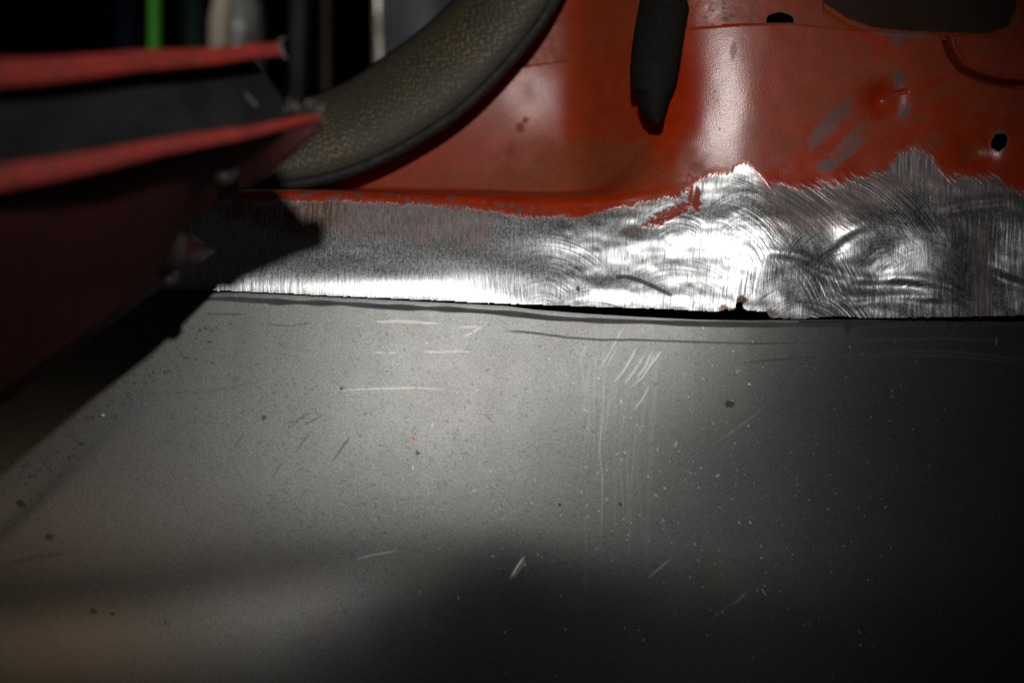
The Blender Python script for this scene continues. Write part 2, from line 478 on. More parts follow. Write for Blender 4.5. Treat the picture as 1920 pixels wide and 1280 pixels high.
blob(rust_warmlight, PU, PV, 1391, 562, 9, 8, 1, 0, .4, 2); blob(rust_warmlight, PU, PV, 1356, 578, 8, 7, .8, 0, .5, 3); blob(rust_warmlight, PU, PV, 1445, 588, 7, 9, .55, .6, .5, 5); blob(rust_warmlight, PU, PV, 1376, 581, 22, 4, .7, 0, .5, 9)
blob(rust_warmlight, PU, PV, 1184, 434, 20, 9, .55, 0, .5, 7); blob(rust_warmlight, PU, PV, 1826, 506, 5, 7, .6, 0, .4, 7)
for (cx, cy, rx, ry, s) in [(560, 398, 66, 20, .75), (500, 402, 46, 20, .7), (450, 392, 40, 18, .7), (620, 396, 30, 24, .75), (560, 425, 50, 18, .7)]:  # warm light beside the door's shadow, painted with the rust colour
    blob(rust_warmlight, PU, PV, cx, cy, rx, ry, s, 0, .7, int(cx), .5)
rust_warmlight *= np.where(PU < 700, 0.35 + 0.9 * streak, 1)
for k in range(90):      # grime and rust pinholes in the paint
    x, y = rng.uniform(1060, 1910), rng.uniform(60, 320)
    blob(rust_warmlight, PU, PV, x, y, rng.uniform(1, 3.2), rng.uniform(1, 2.6), rng.uniform(.25, .9), rng.uniform(-1, 1), .5, k)
for k in range(16):
    blob(dirt, PU, PV, rng.uniform(1440, 1900), rng.uniform(80, 320), rng.uniform(14, 46), rng.uniform(8, 22), rng.uniform(.4, .9), rng.uniform(-.9, .3), .7, k + 5, .6)
stroke(ink, PU, PV, [(1158, 519), (1178, 519), (1200, 526), (1225, 537), (1256, 552)], 6, .85)
blob(ink, PU, PV, 1084, 541, 4, 5, .9, 0, .3, 1)
rim = np.zeros_like(U)
hole = np.hypot((PU - 1875) * .96 + (PV - 265) * .3, ((PV - 265) - (PU - 1875) * .25) * .78) / 12.5 + 0.25 * (vn(PU / 7, PV / 7, 3) - .5)
rimm = (1 - smooth(1.15, 1.4, hole)); prim = np.maximum(prim, .9 * rimm); bare = bare * (1 - rimm)

# --- dents, beaten metal, strokes as real relief
sl = (-0.1, 0.0)
wet = onface
g = np.zeros_like(U)
for (u0, v0, su, sv, k, an) in [
    (1075, 470, 110, 52, 0.85, 0.0), (1250, 455, 140, 62, 0.8, -0.1), (1205, 405, 130, 28, 0.9, -0.25), (1347, 352, 50, 34, 1.0, 0.0), (1375, 395, 34, 30, .8, .7), (1330, 380, 18, 60, .8, 0.2),
    (1395, 480, 130, 24, 1.0, 0.05), (1060, 540, 170, 26, 0.95, 0.06), (1250, 560, 90, 16, .5, 0.0), (1590, 445, 56, 40, .8, -0.75), (1690, 520, 120, 60, .6, 0.05), (1900, 500, 70, 70, .6, 0.35)]:
    a0, b0 = np.array([float(u0)]), np.array([float(v0)])
    base = ((front(a0 + 2, b0) - front(a0 - 2, b0))[0] / 4, (front(a0, b0 + 2) - front(a0, b0 - 2))[0] / 4)
    g = g + lean(U, V, u0, v0, su, sv, k * (0.36 if u0 < 1450 else 0.85), base, an)
def terrace(pts, w, gain):
    L = scurve(pts, 12); q = V - L(U)
    win = smooth(pts[0][0] - 30, pts[0][0] + 30, U) * (1 - smooth(pts[-1][0] - 30, pts[-1][0] + 30, U))
    return gain * q * np.exp(-(q / w) ** 2) * win
g = g + terrace([(1440, 478), (1500, 486), (1560, 516), (1630, 528)], 13, .28) + terrace([(1590, 535), (1690, 528), (1770, 538), (1825, 568)], 12, .28) + terrace([(1560, 566), (1680, 560), (1790, 566)], 9, .2)
g = g + terrace([(1770, 396), (1830, 381), (1900, 376)], 10, .34) + terrace([(1850, 500), (1900, 524), (1990, 548)], 15, .32) + terrace([(1560, 470), (1600, 436), (1650, 420)], 16, .18)
g = g + 4.0 * (fbm(U / 70, V / 44, 92, 2) - 0.5) * smooth(1420, 1500, U)
g = g + 4.0 * (fbm(U / 70, V / 45, 90, 3) - 0.5) * smooth(960, 1100, U) + 1.2 * (fbm(U / 120, V / 40, 91, 2) - .5)
f = f + g * wet * smooth(285, 345, V)
f = f + grain * (0.30 + 0.28 * smooth(960, 1200, U)) * bare + grain * 0.3 * prim * smooth(0, 8, dist)
f = f - 0.5 * isl + 0.5 * smooth(-2, 2, dist) * onface          # paint film stands proud of ground steel
# dimples punched in the pillar
for (cx, cy, rx, ry, dp) in [(1655, 186, 26, 24, 22), (1832, 284, 34, 32, 17), (1700, 120, 60, 40, -3)]:
    f = f + dp * np.exp(-((PU - cx) / rx) ** 2 - ((PV - cy) / ry) ** 2)
f = f + 5 * np.exp(-(np.clip(seg_dist(PU, PV, [(1683, 174), (1700, 171)])[0], 0, 20) / 2.2) ** 2)
# the joggled seam that runs from the opening round to the right
SEAM = [(1768, 50), (1772, 66), (1780, 96), (1800, 128), (1840, 147), (1885, 157), (1960, 160)]
sd, _ = seg_dist(PU, PV, SEAM)
side = np.where((PV - curve([(p[0], p[1]) for p in SEAM])(PU) < 0) & (PU > 1768), 1.0, 0.0)
f = f + 34 * np.exp(-(sd / 4.6) ** 2) - 5 * np.exp(-((sd - 9) / 5.5) ** 2) * side
f = f + 0.7 * (fbm(U / 44, V / 44, 95, 2) - .5) * (1 - bare) * smooth(1120, 1300, PU)

TOP = scurve([(300, 150), (900, 132), (960, 125), (1190, 92), (1250, 66), (1290, 50), (1380, 42), (1480, 40), (1600, 52), (1700, 58), (1770, 62), (1920, 68), (2200, 76)], 16)
low_sheet = PV > TOP(PU) + 1.2 * (vn(PU / 9, 0 * PU, 6) - .5)
f = f + np.where(inside * J > 60, 0, 1.0) * 0
f = f + 5 * (1 - smooth(0, 7, np.abs(PV - TOP(PU)))) ** 2           # the sheet's cut edge rolls in slightly
X = (U - 960) * K; Y = f * K; Z = (640 - V) * K
N = grid_normals(X, Y, Z)
def cells(m): return m[:-1, :-1] & m[1:, :-1] & m[1:, 1:] & m[:-1, 1:]
solid = low_sheet & (hole > 1) & (PV < GAP_TOP(PU) + 1.1 * (vn(PU / 5, 0 * PU, 44) - .5))
attrs = dict(bare=bare, primer=prim, dirt=dirt, ink=ink, rust_warmlight=rust_warmlight)
cell = cells(solid)
mid = lambda A: 0.25 * (A[:-1, :-1] + A[1:, :-1] + A[1:, 1:] + A[:-1, 1:])
mU, mSV, mT, mSide = mid(PU), mid(SV), mid(T), mid(side)
is_jamb = (mSV > 1.5) & (mT > -20)
TRIM_OUT = curve([(300, 352), (470, 349), (540, 344), (600, 334), (660, 317), (720, 291), (780, 258), (840, 220), (890, 178), (940, 127), (985, 75), (1015, 35), (1042, -10), (1070, -70), (1200, -500)])
cell = cell & ~(is_jamb & (mid(PV) < TRIM_OUT(mU) - 40))
is_sill = ~is_jamb & (mU < 1180)
is_over = ~is_jamb & ~is_sill & (mSide > 0.5)
is_foot = ~is_jamb & ~is_sill & ~is_over
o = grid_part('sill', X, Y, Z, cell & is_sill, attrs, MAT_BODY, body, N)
tag(o, 'bare brushed-metal sill with a red painted upper edge')
o = grid_part('pillar_foot', X, Y, Z, cell & is_foot, attrs, MAT_BODY, body, N)
tag(o, 'red pillar foot with swirling disc marks and a small rusty hole')
o = grid_part('door_jamb', X, Y, Z, cell & is_jamb, attrs, MAT_BODY, body, N)
o = grid_part('seam_panel', X, Y, Z, cell & is_over, attrs, MAT_BODY, body, N)

# upper sheet, tucked behind the lower one, with a round hole and the big opening
us2 = np.arange(600, 2020, 1.8); vs2 = np.arange(-330, 150, 1.8)
U2, V2 = np.meshgrid(us2, vs2)
T_ = 1250 + 10 * np.sin(V2 / 90) - U2
J2 = 1.35 * 28 * np.logaddexp(0, T_ / 28) - 1.25 * 14 * np.logaddexp(0, (1105 - U2) / 14)
f2 = front(U2, V2) + J2 + 9 + 2 * (fbm(U2 / 50, V2 / 50, 33) - .5)
P2, Q2 = projected(U2, V2, f2)
OPEN_ = curve([(1530, -200), (1545, 2), (1590, 32), (1640, 50), (1700, 56), (1790, 60), (1850, 62), (1890, 48), (1906, 10), (1915, -200)])
opening = (P2 > 1532) & (P2 < 1914) & (Q2 < OPEN_(P2))
f2 = f2 + 6 * np.exp(-(np.clip(OPEN_(P2) + 8 - Q2, -60, 60) / 9) ** 2) * (P2 > 1500)
hole2 = np.hypot((P2 - 1462) / 25, (Q2 - 40) / 15)
keep2 = (Q2 > TRIM_OUT(P2) - 40) & (Q2 < TOP(P2) + 14) & ~opening & (hole2 > 1)
z2 = np.zeros_like(U2)
d2 = np.clip(0.35 + .5 * fbm(P2 / 60, Q2 / 60, 34) + 0.3 * smooth(1450, 1600, P2) - .5 * np.exp(-((P2 - 1330) / 30) ** 2), 0, 1)
pr2 = z2.copy()
for k in range(26): blob(pr2, P2, Q2, rng.uniform(1300, 1560), rng.uniform(-20, 50), rng.uniform(2, 6), rng.uniform(2, 5), rng.uniform(.3, .8), 0, .5, k)
pr2 = np.maximum(pr2, .7 * (1 - smooth(1.05, 1.3, hole2)))
X2, Y2, Z2 = (U2 - 960) * K, f2 * K, (640 - V2) * K
grid_part('pillar_upper_panel', X2, Y2, Z2, cells(keep2), dict(bare=z2, primer=pr2, dirt=d2, ink=z2, rust_warmlight=z2), MAT_BODY, body, grid_normals(X2, Y2, Z2))
# what shows through the opening
v_, f_ = [], []
for j in range(13):
    for i in range(25):
        a = i / 24; b = j / 12
        v_.append(P(1480 + 430 * a, -120 + 200 * b, 0.035 + 0.02 * math.sin(a * 3.1) - 0.02 * b ** 3 + 0.012 * max(0, a - .8) * 5))
for j in range(12):
    for i in range(24):
        q = j * 25 + i; f_.append((q, q + 1, q + 26, q + 25))
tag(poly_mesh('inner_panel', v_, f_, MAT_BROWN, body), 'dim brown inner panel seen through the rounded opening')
# dark box added behind the open joint to blacken the gap
loft('gap_backing', [[P(px, 480, 0.05), P(px, 480, 0.075), P(px, 720, 0.075), P(px, 720, 0.05)] for px in (60, 700, 1400, 2050)], MAT_DARK, body, 0.001)

# ------------------------------------------------------------------ grey replacement panel below
us3 = np.arange(-90, 2010, 2.0); vs3 = np.arange(540, 1380, 2.0)
U3, V3 = np.meshgrid(us3, vs3)
tv = np.linspace(0, 1, len(vs3))[:, None] ** 1.0
V3 = PANEL_TOP(U3) + tv * (1370 - PANEL_TOP(U3))          # rows follow the trimmed upper edge
def panel_depth(u, v):
    top = sum(front(u + d, PANEL_TOP(u) - 6) for d in np.linspace(-170, 170, 9)) / 9
    w = v - 600
    f = top * (1 - smooth(-60, 420, w)) + smooth(-60, 420, w) * (0.05 * (u - 960) - 0.05 * ss(u, 1000, 1500))
    f = f + 0.085 * ss(u, 1200, 1800)
    f = f - 0.16 * w + 0.11 * ss(w, 280, 680)                     # upright, then tucks under
    # long soft crease low on the left, then a mid bend shaped to darken like a shadow
    line = np.interp(u, [-100, 300, 700, 950, 1200, 2000], [1128, 1100, 1045, 1020, 1060, 1150])
    line = line + 0 * u
    q = v - line
    left = 1 - smooth(400, 1000, u)
    f = f + left * (0.03 * ss(q, -90, -10) - 0.18 * ss(q, -40, 70) + .14 * ss(q, 60, 260)) + (1 - left) * (0.08 + 0.13 * np.exp(-((u - 940) / 270.0) ** 2)) * ss(q, -70, 120)
    f = f + 2.0 * (fbm(u / 330, v / 260, 130, 2) - .5)
    return f
f3 = panel_depth(U3, V3)
f3 = f3 + 0.3 * np.exp(-((V3 - PANEL_TOP(U3)) / 3) ** 2)             # sheared edge rolled in
f3 = f3 + 1 - 3 * smooth(1200, 1700, U3)
P3, Q3 = projected(U3, V3, f3)
speck = np.zeros_like(U3); scr = np.zeros_like(U3); ink3 = np.zeros_like(U3); rub = np.zeros_like(U3); chip = np.zeros_like(U3)
def pick():
    while True:
        x, y = rng.uniform(60, 1300), rng.uniform(600, 1260)
        if rng.random() < math.exp(-((x - 640) / 420) ** 2 - ((y - 850) / 260) ** 2): return x, y
for k in range(1500):
    x, y = pick(); a = rng.uniform(0, 3.1); L = rng.exponential(2.0) + .5
    stroke(speck, P3, Q3, [(x, y), (x + L * math.cos(a), y + L * math.sin(a))], rng.uniform(.05, .4), rng.uniform(.12, .45))
for k in range(130):
    t = rng.random(); x = 20 + 370 * t + rng.normal(0, 26); y = 905 - 320 * t + rng.normal(0, 16) + 22
    blob(speck, P3, Q3, x, y, rng.uniform(1.2, 4), rng.uniform(1., 2.6), rng.uniform(.3, .85), rng.uniform(-1, 1), .6, k)
for (x, y, rr) in [(38, 945, 9), (92, 1006, 8), (1368, 757, 8), (783, 849, 4), (640, 728, 3), (153, 832, 5), (1050, 945, 3), (1164, 945, 3), (495, 782, 5), (175, 1145, 6), (210, 1150, 4), (310, 1165, 3)]:
    blob(speck, P3, Q3, x, y, rr, rr * .8, .95, .3, .8, int(x))
blob(chip, P3, Q3, 776, 822, 3.4, 2.2, .8, .6, .7, 1); blob(chip, P3, Q3, 258, 897, 2.5, 2, .8, 0, .4, 2)
for k in range(300):      # bright grit glinting
    x, y = rng.uniform(700, 1900), rng.uniform(620, 1270)
    if rng.random() < .8: x, y = rng.normal(1350, 240), rng.normal(900, 170)
    a = rng.uniform(.7, 2.4); L = rng.exponential(1.4)
    stroke(scr, P3, Q3, [(x, y), (x + L * math.cos(a), y - L * math.sin(a))], rng.uniform(.1, .3), rng.uniform(.1, .45))
for (pts, w, s) in [
    ([(700, 604), (745, 601), (830, 607)], 4, .95), ([(745, 602), (780, 603)], 7, .9), ([(858, 614), (900, 612)], 2, .7), ([(866, 632), (885, 624), (906, 610)], 2, .9),
    ([(790, 659), (830, 660), (866, 658), (884, 659)], 3, .95), ([(690, 661), (750, 661)], 1.2, .4), ([(610, 733), (700, 729), (780, 727), (845, 731)], 1.4, .65),
    ([(955, 1088), (970, 1062), (985, 1040)], 3, .95), ([(962, 1086), (987, 1046)], 1.6, .7), ([(660, 1050), (700, 1040), (757, 1030)], 2, .4), ([(1210, 1088), (1260, 1045)], 1.2, .5), ([(1370, 1138), (1405, 1106)], 1.4, .45),
    ([(1148, 722), (1170, 695), (1185, 670), (1195, 648)], 2.2, .75), ([(1168, 724), (1185, 702), (1200, 680), (1214, 656)], 1.8, .65), ([(1176, 732), (1205, 708), (1222, 680), (1228, 658)], 2, .6),
    ([(1190, 715), (1212, 685), (1224, 655)], 2, .7), ([(1205, 705), (1228, 675), (1242, 655)], 2.4, .75), ([(1185, 773), (1205, 748), (1222, 715)], 1.8, .6), ([(1120, 700), (1150, 650), (1175, 600)], 1.6, .35), ([(1136, 690), (1160, 645)], 1.4, .3),
    ([(1131, 630), (1133, 700), (1131, 780), (1124, 840), (1130, 900), (1128, 980), (1126, 1088)], 3.0, .11), ([(1116, 640), (1114, 760), (1112, 900)], 2.4, .06), ([(1180, 1000), (1175, 860), (1205, 800), (1215, 700)], 2, .07), ([(1098, 1160), (1100, 900)], 1.6, .07),
    ([(1330, 840), (1440, 760)], 1.2, .22), ([(1265, 840), (1270, 826)], 2, .6), ([(1405, 718), (1406, 722)], 3, .95), ([(1342, 895), (1350, 888)], 2, .9), ([(1868, 630), (1868, 650)], 2, .8), ([(1300, 1190), (1420, 1090)], 1.2, .15), ([(490, 560), (500, 574)], 1.6, .5), ([(440, 552), (447, 566)], 1.4, .5), ([(190, 777), (197, 779)], 3, .9)]:
    stroke(scr, P3, Q3, pts, w * .5, s * (.75 if w > 2.5 else .42), 0.3)
# grey rubbing marks that fan down from the edge
for k in range(30):
    x = rng.uniform(1095, 1235); L = rng.uniform(80, 460); y = rng.uniform(596, 720)
    stroke(rub, P3, Q3, [(x, y), (x - rng.uniform(-4, 22), y + L * .5), (x - rng.uniform(-2, 30), y + L)], rng.uniform(1, 5), rng.uniform(.02, .09), .35)
# dark pencil-like scores, felt-pen line and ticks
for (pts, w, s) in [([(540, 798), (585, 770)], 2, .6), ([(565, 800), (612, 774)], 2, .55), ([(435, 845), (460, 806)], 2, .6), ([(551, 852), (584, 806)], 2.2, .6), ([(620, 870), (660, 812)], 2.2, .75),
                    ([(505, 903), (532, 862)], 2, .55), ([(500, 950), (518, 924)], 2, .55), ([(560, 938), (578, 912)], 1.6, .45), ([(480, 760), (497, 742)], 1.6, .4), ([(530, 912), (545, 895)], 1.4, .4), ([(440, 850), (420, 880)], 1.4, .3)]:
    stroke(ink3, P3, Q3, pts, w * .5, s * .42, .3)
stroke(ink3, P3, Q3, [(0, 1060), (70, 1043), (140, 1035)], 5, .25, .3)
stroke(ink3, P3, Q3, [(200, 745), (330, 737), (430, 728), (520, 705)], 7, .09, .3)
stroke(ink3, P3, Q3, [(390, 588), (450, 589)], 1.2, .35); stroke(ink3, P3, Q3, [(490, 607), (540, 611), (590, 604)], 1.5, .2, .2)
PEN = scurve([(200, 561), (300, 561), (430, 560), (520, 566), (640, 569), (720, 575), (850, 580), (960, 588), (1040, 597), (1140, 602), (1200, 603), (1300, 607), (1450, 609), (1920, 606), (2100, 606)], 14)
penw = 4.4 + 1.6 * (vn(P3 / 40, 0 * P3, 3) - .5) * 2
pen = (1 - smooth(penw - 1.2, penw + 1.2, np.abs(Q3 - PEN(P3)))) * (0.60 + .22 * vn(P3 / 22, Q3 / 6, 9))
pen *= 1 - .7 * np.clip(rub * 1.5, 0, 1)
ink3 = np.maximum(ink3, pen)
stroke(ink3, P3, Q3, [(940, 619), (1000, 624), (1060, 632), (1130, 637), (1200, 637), (1300, 641), (1420, 644), (1560, 643), (1640, 637), (1760, 634), (1920, 640)], 1.6, .42, .06)
stroke(ink3, P3, Q3, [(1360, 683), (1480, 672), (1660, 664), (1800, 668), (1940, 684)], 2, .45, .2); stroke(ink3, P3, Q3, [(1640, 655), (1800, 660), (1940, 676)], 2, .35, .2)
stroke(ink3, P3, Q3, [(1590, 600), (1590, 616)], 13, .97); stroke(ink3, P3, Q3, [(1780, 600), (1780, 615)], 13, .97); stroke(ink3, P3, Q3, [(1794, 618), (1812, 606), (1828, 600)], 8, .97); stroke(ink3, P3, Q3, [(1500, 603), (1920, 603)], 4, .9)
stroke(ink3, P3, Q3, [(1390, 1074), (1420, 1078), (1450, 1090)], 7, .5, .35)
low_brown = np.clip(0.8 * smooth(.5, .8, fbm(P3 / 150, Q3 / 130, 77)) * smooth(980, 1150, Q3), 0, 1) * .5  # brownish patches, only towards the bottom
f3 = f3 + 0.06 * (fbm(U3 / 3.5, V3 / 3.5, 140, 2) - .5) + 0.5 * np.clip(scr, 0, 1) * -0.6
X3, Y3, Z3 = (U3 - 960) * K, f3 * K, (640 - V3) * K
ok3 = P3 > -1000
panel = grid_part('replacement_panel', X3, Y3, Z3, cells(ok3), dict(speck=speck, scratch=scr, ink=ink3, rub=rub, chip=chip, low_brown=low_brown), MAT_PANEL, None)
tag(panel, 'scratched satin grey steel panel with black felt-pen line along its upper edge', 'steel panel')

# ------------------------------------------------------------------ open car door, close to the lens on the left
door = empty('flanged_panel', P(100, 500, -0.17))
tag(door, 'dark maroon sheet panel with two bright red flanges and a black channel between them', 'panel')
def along(t, right, left):
    """a point of the door between its right-hand end and where it leaves the picture; both are (px, py, Y)"""
    a = P(*right); b = P(*left)
    return a.lerp(b, t)
STEPS = [0, .02, .06, .12, .2, .3, .4, .5, .62, .75, .88, 1]
def rail(name, prof, mat, wob=0.0004, bevel=0.0012):
    secs = []
    for i, t in enumerate(STEPS):
        ring = []
        for (rt, lf) in prof:
            p = along(t, rt, lf)
            p.z += wob * math.sin(t * 17 + 1.3) * (t > 0)
            ring.append(p)
        secs.append(ring)
    return loft(name, secs, mat, door, bevel)
YR, YL = -0.122, -0.225
# each profile corner: (right end px, py, depth), (left end px, py, depth)
rail('flange', [((528, 80, YR), (-260, 126, YL)), ((530, 106, YR), (-260, 196, YL)), ((520, 110, YR + .022), (-240, 190, YL + .024)), ((518, 84, YR + .022), (-240, 128, YL + .024))], MAT_DOOR)
rail('flange', [((604, 212, YR), (-260, 352, YL)), ((606, 228, YR), (-260, 418, YL)), ((590, 234, YR + .012), (-240, 410, YL + .024)), ((588, 214, YR + .012), (-240, 352, YL + .024))], MAT_DOOR)
rail('rubber_channel', [((470, 100, YR + .010), (-240, 180, YL + .012)), ((580, 250, YR + .010), (-240, 400, YL + .012)), ((574, 250, YR + .02), (-230, 366, YL + .022)), ((462, 100, YR + .02), (-230, 180, YL + .022))], MAT_SEAL, 0.0002, 0.002)
# skin: the big dark face running away down to the lower left, with the notched corner at its end
def fan(edge_hi, edge_lo, n=10):
    return [[edge_hi[i].lerp(edge_lo[i], j / n) for j in range(n + 1)] for i in range(len(edge_hi))]
hi = [P(600, 228, -.121), P(560, 240, -.125), P(500, 252, -.131), P(430, 266, -.138), P(380, 277, -.143), P(320, 288, -.149), P(200, 313, -.163), P(60, 343, -.181), P(-120, 384, -.204), P(-260, 418, -.222)]
lo = [P(597, 240, -.130), P(545, 290, -.112), P(480, 338, -.104), P(402, 386, -.098), P(338, 432, -.088), P(272, 556, -.078), P(150, 645, -.085), P(0, 756, -.098), P(-180, 884, -.12), P(-300, 970, -.13)]
secs = fan(hi, lo)
verts = [p for s in secs for p in s]; nn = len(secs[0]); faces = []
for i in range(len(secs) - 1):
    for j in range(nn - 1):
        q = i * nn + j; faces.append((q, q + 1, q + nn + 1, q + nn))
# the little lower corner flap between the notch and the underside
c0 = len(verts)
flap = [P(338, 432, -.088), P(370, 450, -.070), P(401, 466, -.052), P(394, 474, -.052), P(330, 517, -.067), P(272, 556, -.078)]
verts += flap; faces.append(tuple(range(c0, c0 + len(flap))))
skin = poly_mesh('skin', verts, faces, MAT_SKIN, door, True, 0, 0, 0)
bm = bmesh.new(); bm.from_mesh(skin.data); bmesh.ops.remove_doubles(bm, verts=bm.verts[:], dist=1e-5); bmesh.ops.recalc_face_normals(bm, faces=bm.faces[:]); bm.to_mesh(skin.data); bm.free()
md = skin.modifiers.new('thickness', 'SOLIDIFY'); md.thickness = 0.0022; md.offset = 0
# return edge of the notch, its lit look painted as a pale colour
edge = [P(331, 428, -.090), P(346, 436, -.084), P(362, 445, -.077), P(384, 457, -.065)]
tube('hem', edge, [.0006, .0010, .0009, .0003], MAT_BURR, door, 10)
# screws on flat ovals coloured black like shaded dimples
def screw(px, py, Y, s):
    nrm = Vector((0.62, -0.75, 0.1)).normalized()
    rot = nrm.to_track_quat('Z', 'Y').to_matrix().to_4x4()
    c = P(px, py, Y)
    long = (rot.inverted() @ (P(px + 20, py - 14, Y) - c)); long.z = 0; long.normalize()
    def disc(name, prof, centre, stretch, mat, parent):
        bm = bmesh.new(); rings = []
        for (rr, hh) in prof[1:]:
            ring = []
            for k in range(20):
                a = k * math.pi / 10
                p = Vector((rr * s * math.cos(a), rr * s * math.sin(a), hh * s))
                p += long * p.dot(long) * (stretch - 1)
                ring.append(bm.verts.new(p))
            rings.append(ring)
        top = bm.verts.new((0, 0, prof[0][1] * s))
        for k in range(20):
            bm.faces.new((top, rings[0][k], rings[0][(k + 1) % 20]))
            for a, b in zip(rings, rings[1:]): bm.faces.new((a[k], b[k], b[(k + 1) % 20], a[(k + 1) % 20]))
        for v in bm.verts: v.co = centre + (rot @ v.co)
        bmesh.ops.recalc_face_normals(bm, faces=bm.faces[:])
        me = bpy.data.meshes.new(name); bm.to_mesh(me); bm.free()
        return link(name, me, mat, parent)
    o = disc('shade_oval', [(0, .02), (.5, .04), (.85, .10), (1.0, .12), (1.08, .0), (1.1, -.2)], c, 1.5, MAT_DARK, door)
    for (d, r_) in ((-0.75, 0.30), (0.95, 0.20)):
        q = disc('screw', [(0, .5), (r_ * .5, .45), (r_ * .85, .3), (r_, .1), (r_, -.1)], c + rot @ (long * d * s), 1.0, MAT_STEEL, o)
screw(428, 324, -.1215, .0034)
screw(324, 520, -.0735, .0024)
# frayed paint and burrs on the cut ends and lips
def burr(px, py, Y, L, ang, w):
    a = P(px, py, Y); d = Vector((math.cos(ang), -0.25, math.sin(ang)))
    s = Vector((-math.sin(ang), 0, math.cos(ang))) * w
    m_ = a + d * L * .55 + Vector((0, -.0006, .0004))
    v = [a - s, a + s, m_ + s * .8, m_ - s * .7, a + d * L]
    v += [p + Vector((0, .0005, 0)) for p in v]
    poly_mesh('burr', v, [(0, 1, 2, 3), (3, 2, 4), (5, 8, 7, 6), (8, 9, 7), (0, 5, 6, 1), (1, 6, 7, 2), (2, 7, 9, 4), (4, 9, 8, 3), (3, 8, 5, 0)], MAT_BURR, door, False)
for (px, py, L, an) in [(350, 112, .008, -.9), (362, 124, .007, -.9), (430, 108, .006, -.8), (500, 100, .004, -.4), (518, 82, .005, -.6), (526, 90, .005, -1.2), (522, 78, .004, .3), (528, 100, .0045, -.9),
                        (470, 190, .005, 2.1), (480, 200, .004, 2.0), (545, 206, .006, 1.7), (552, 204, .004, 1.4), (575, 200, .004, 1.2), (588, 205, .005, 1.5), (595, 212, .005, .6), (598, 222, .004, -.5), (560, 207, .003, 1.9), (600, 205, .0035, 1.0), (535, 210, .003, 1.2)]:
    burr(px, py, YR - .001, L * .8, an, .0004)
# dust stuck to the channel
for (px, py, s) in [(298, 208, .0011), (358, 196, .0008), (228, 202, .0008), (160, 218, .0009), (420, 190, .0006), (60, 250, .0009)]:
    bm = bmesh.new(); bmesh.ops.create_icosphere(bm, subdivisions=1, radius=s)
    c = along((530 - px) / 790, (500, py, YR + .0095), (500 - 790, py, YL + .0115)); c = P(px, py, c.y)
    for v in bm.verts: v.co = c + Vector((v.co.x, v.co.y * .4, v.co.z * random.uniform(.6, 1.2)))
    me = bpy.data.meshes.new('dust_clump'); bm.to_mesh(me); bm.free()
    link('dust_clump', me, MAT_BURR, door)

# ------------------------------------------------------------------ hanging rubber strip
outl = [(1204, -60), (1200, 0), (1192, 40), (1185, 85), (1181, 130), (1182, 163), (1186, 171), (1196, 172), (1195, 186), (1199, 203), (1205, 214), (1211, 223), (1216, 229), (1243, 228), (1246, 212), (1252, 192), (1258, 178), (1268, 156), (1275, 120), (1283, 70), (1291, 25), (1297, 0), (1304, -60)]
m = M('weathered_black_rubber')
m.set(Base_Color=m.mix(m.ramp(m.noise(700, 4), .45, .8), (0.005, 0.0045, 0.0032), (0.015, 0.012, 0.008)), Roughness=.75, Specular_IOR_Level=.25, Normal=m.bump(m.noise(600, 4), .0002, .6))
ys = np.arange(-60, 230, 5.0)
lft = outl[:13]; rgt = outl[13:][::-1]
lf = curve([(p[1], p[0]) for p in lft]); rf = curve([(p[1], p[0]) for p in rgt])
secs = []
for y in list(ys) + [228.5]:
    a, b = float(lf(y)), float(rf(y))
    if b - a < 4: b = a + 4
    ring = []; n = 8
    Y0 = 0.010 + 0.00006 * max(0, 120 - y) - 0.004 * max(0, (y - 150) / 80) ** 2
    for k in range(n + 1):
        q = k / n; ring.append(P(a + (b - a) * q, y + 1.5 * math.sin(q * 7 + y), Y0 + .004 * (q - .5) ** 2 * 4 - .004 * (q - .5)))
    for k in range(n, -1, -1):
        q = k / n; ring.append(P(a + (b - a) * q, y + 1.5 * math.sin(q * 7 + y), Y0 + .0026 + .004 * (q - .5) ** 2 * 4 - .004 * (q - .5)))
    secs.append(ring)
o = loft('rubber_strip', secs, m.m, None)
tag(o, 'torn black rubber strip hanging in front of the red pillar', 'rubber strip')

# ------------------------------------------------------------------ curved cloth-grained trim behind the sill
trim = empty('curved_trim', P(800, 250, .16))
tag(trim, 'curved charcoal trim with a yellowish net pattern and black piping', 'trim')
m = M('net_patterned_vinyl')
uvn = m.n.new('ShaderNodeUVMap'); uvn.uv_map = 'UVMap'
m.co = uvn.outputs[0]
warp = m.n.new('ShaderNodeVectorMath'); warp.operation = 'ADD'
nz = m.n.new('ShaderNodeTexNoise'); nz.inputs['Scale'].default_value = 60; m.put(nz.inputs['Vector'], m.co)
sc_ = m.n.new('ShaderNodeVectorMath'); sc_.operation = 'SCALE'; sc_.inputs['Scale'].default_value = .012
m.put(sc_.inputs[0], nz.outputs['Color']); m.put(warp.inputs[0], m.co); m.put(warp.inputs[1], sc_.outputs[0])
mp = m.n.new('ShaderNodeMapping'); mp.inputs['Scale'].default_value = (320, 540, 1); m.put(mp.inputs[0], warp.outputs[0])
sw = m.n.new('ShaderNodeSeparateXYZ'); m.put(sw.inputs[0], warp.outputs[0])
tri = m.math('PINGPONG', m.math('MULTIPLY', sw.outputs[0], 420.0), 1.0)
row = m.math('MULTIPLY', sw.outputs[1], 330.0)
alt = m.math('SUBTRACT', m.math('MULTIPLY', m.math('MODULO', m.math('FLOOR', row), 2.0), 2.0), 1.0)
net = m.math('ABSOLUTE', m.math('SUBTRACT', m.math('FRACT', m.math('ADD', row, m.math('MULTIPLY', tri, 0.75))), 0.5))
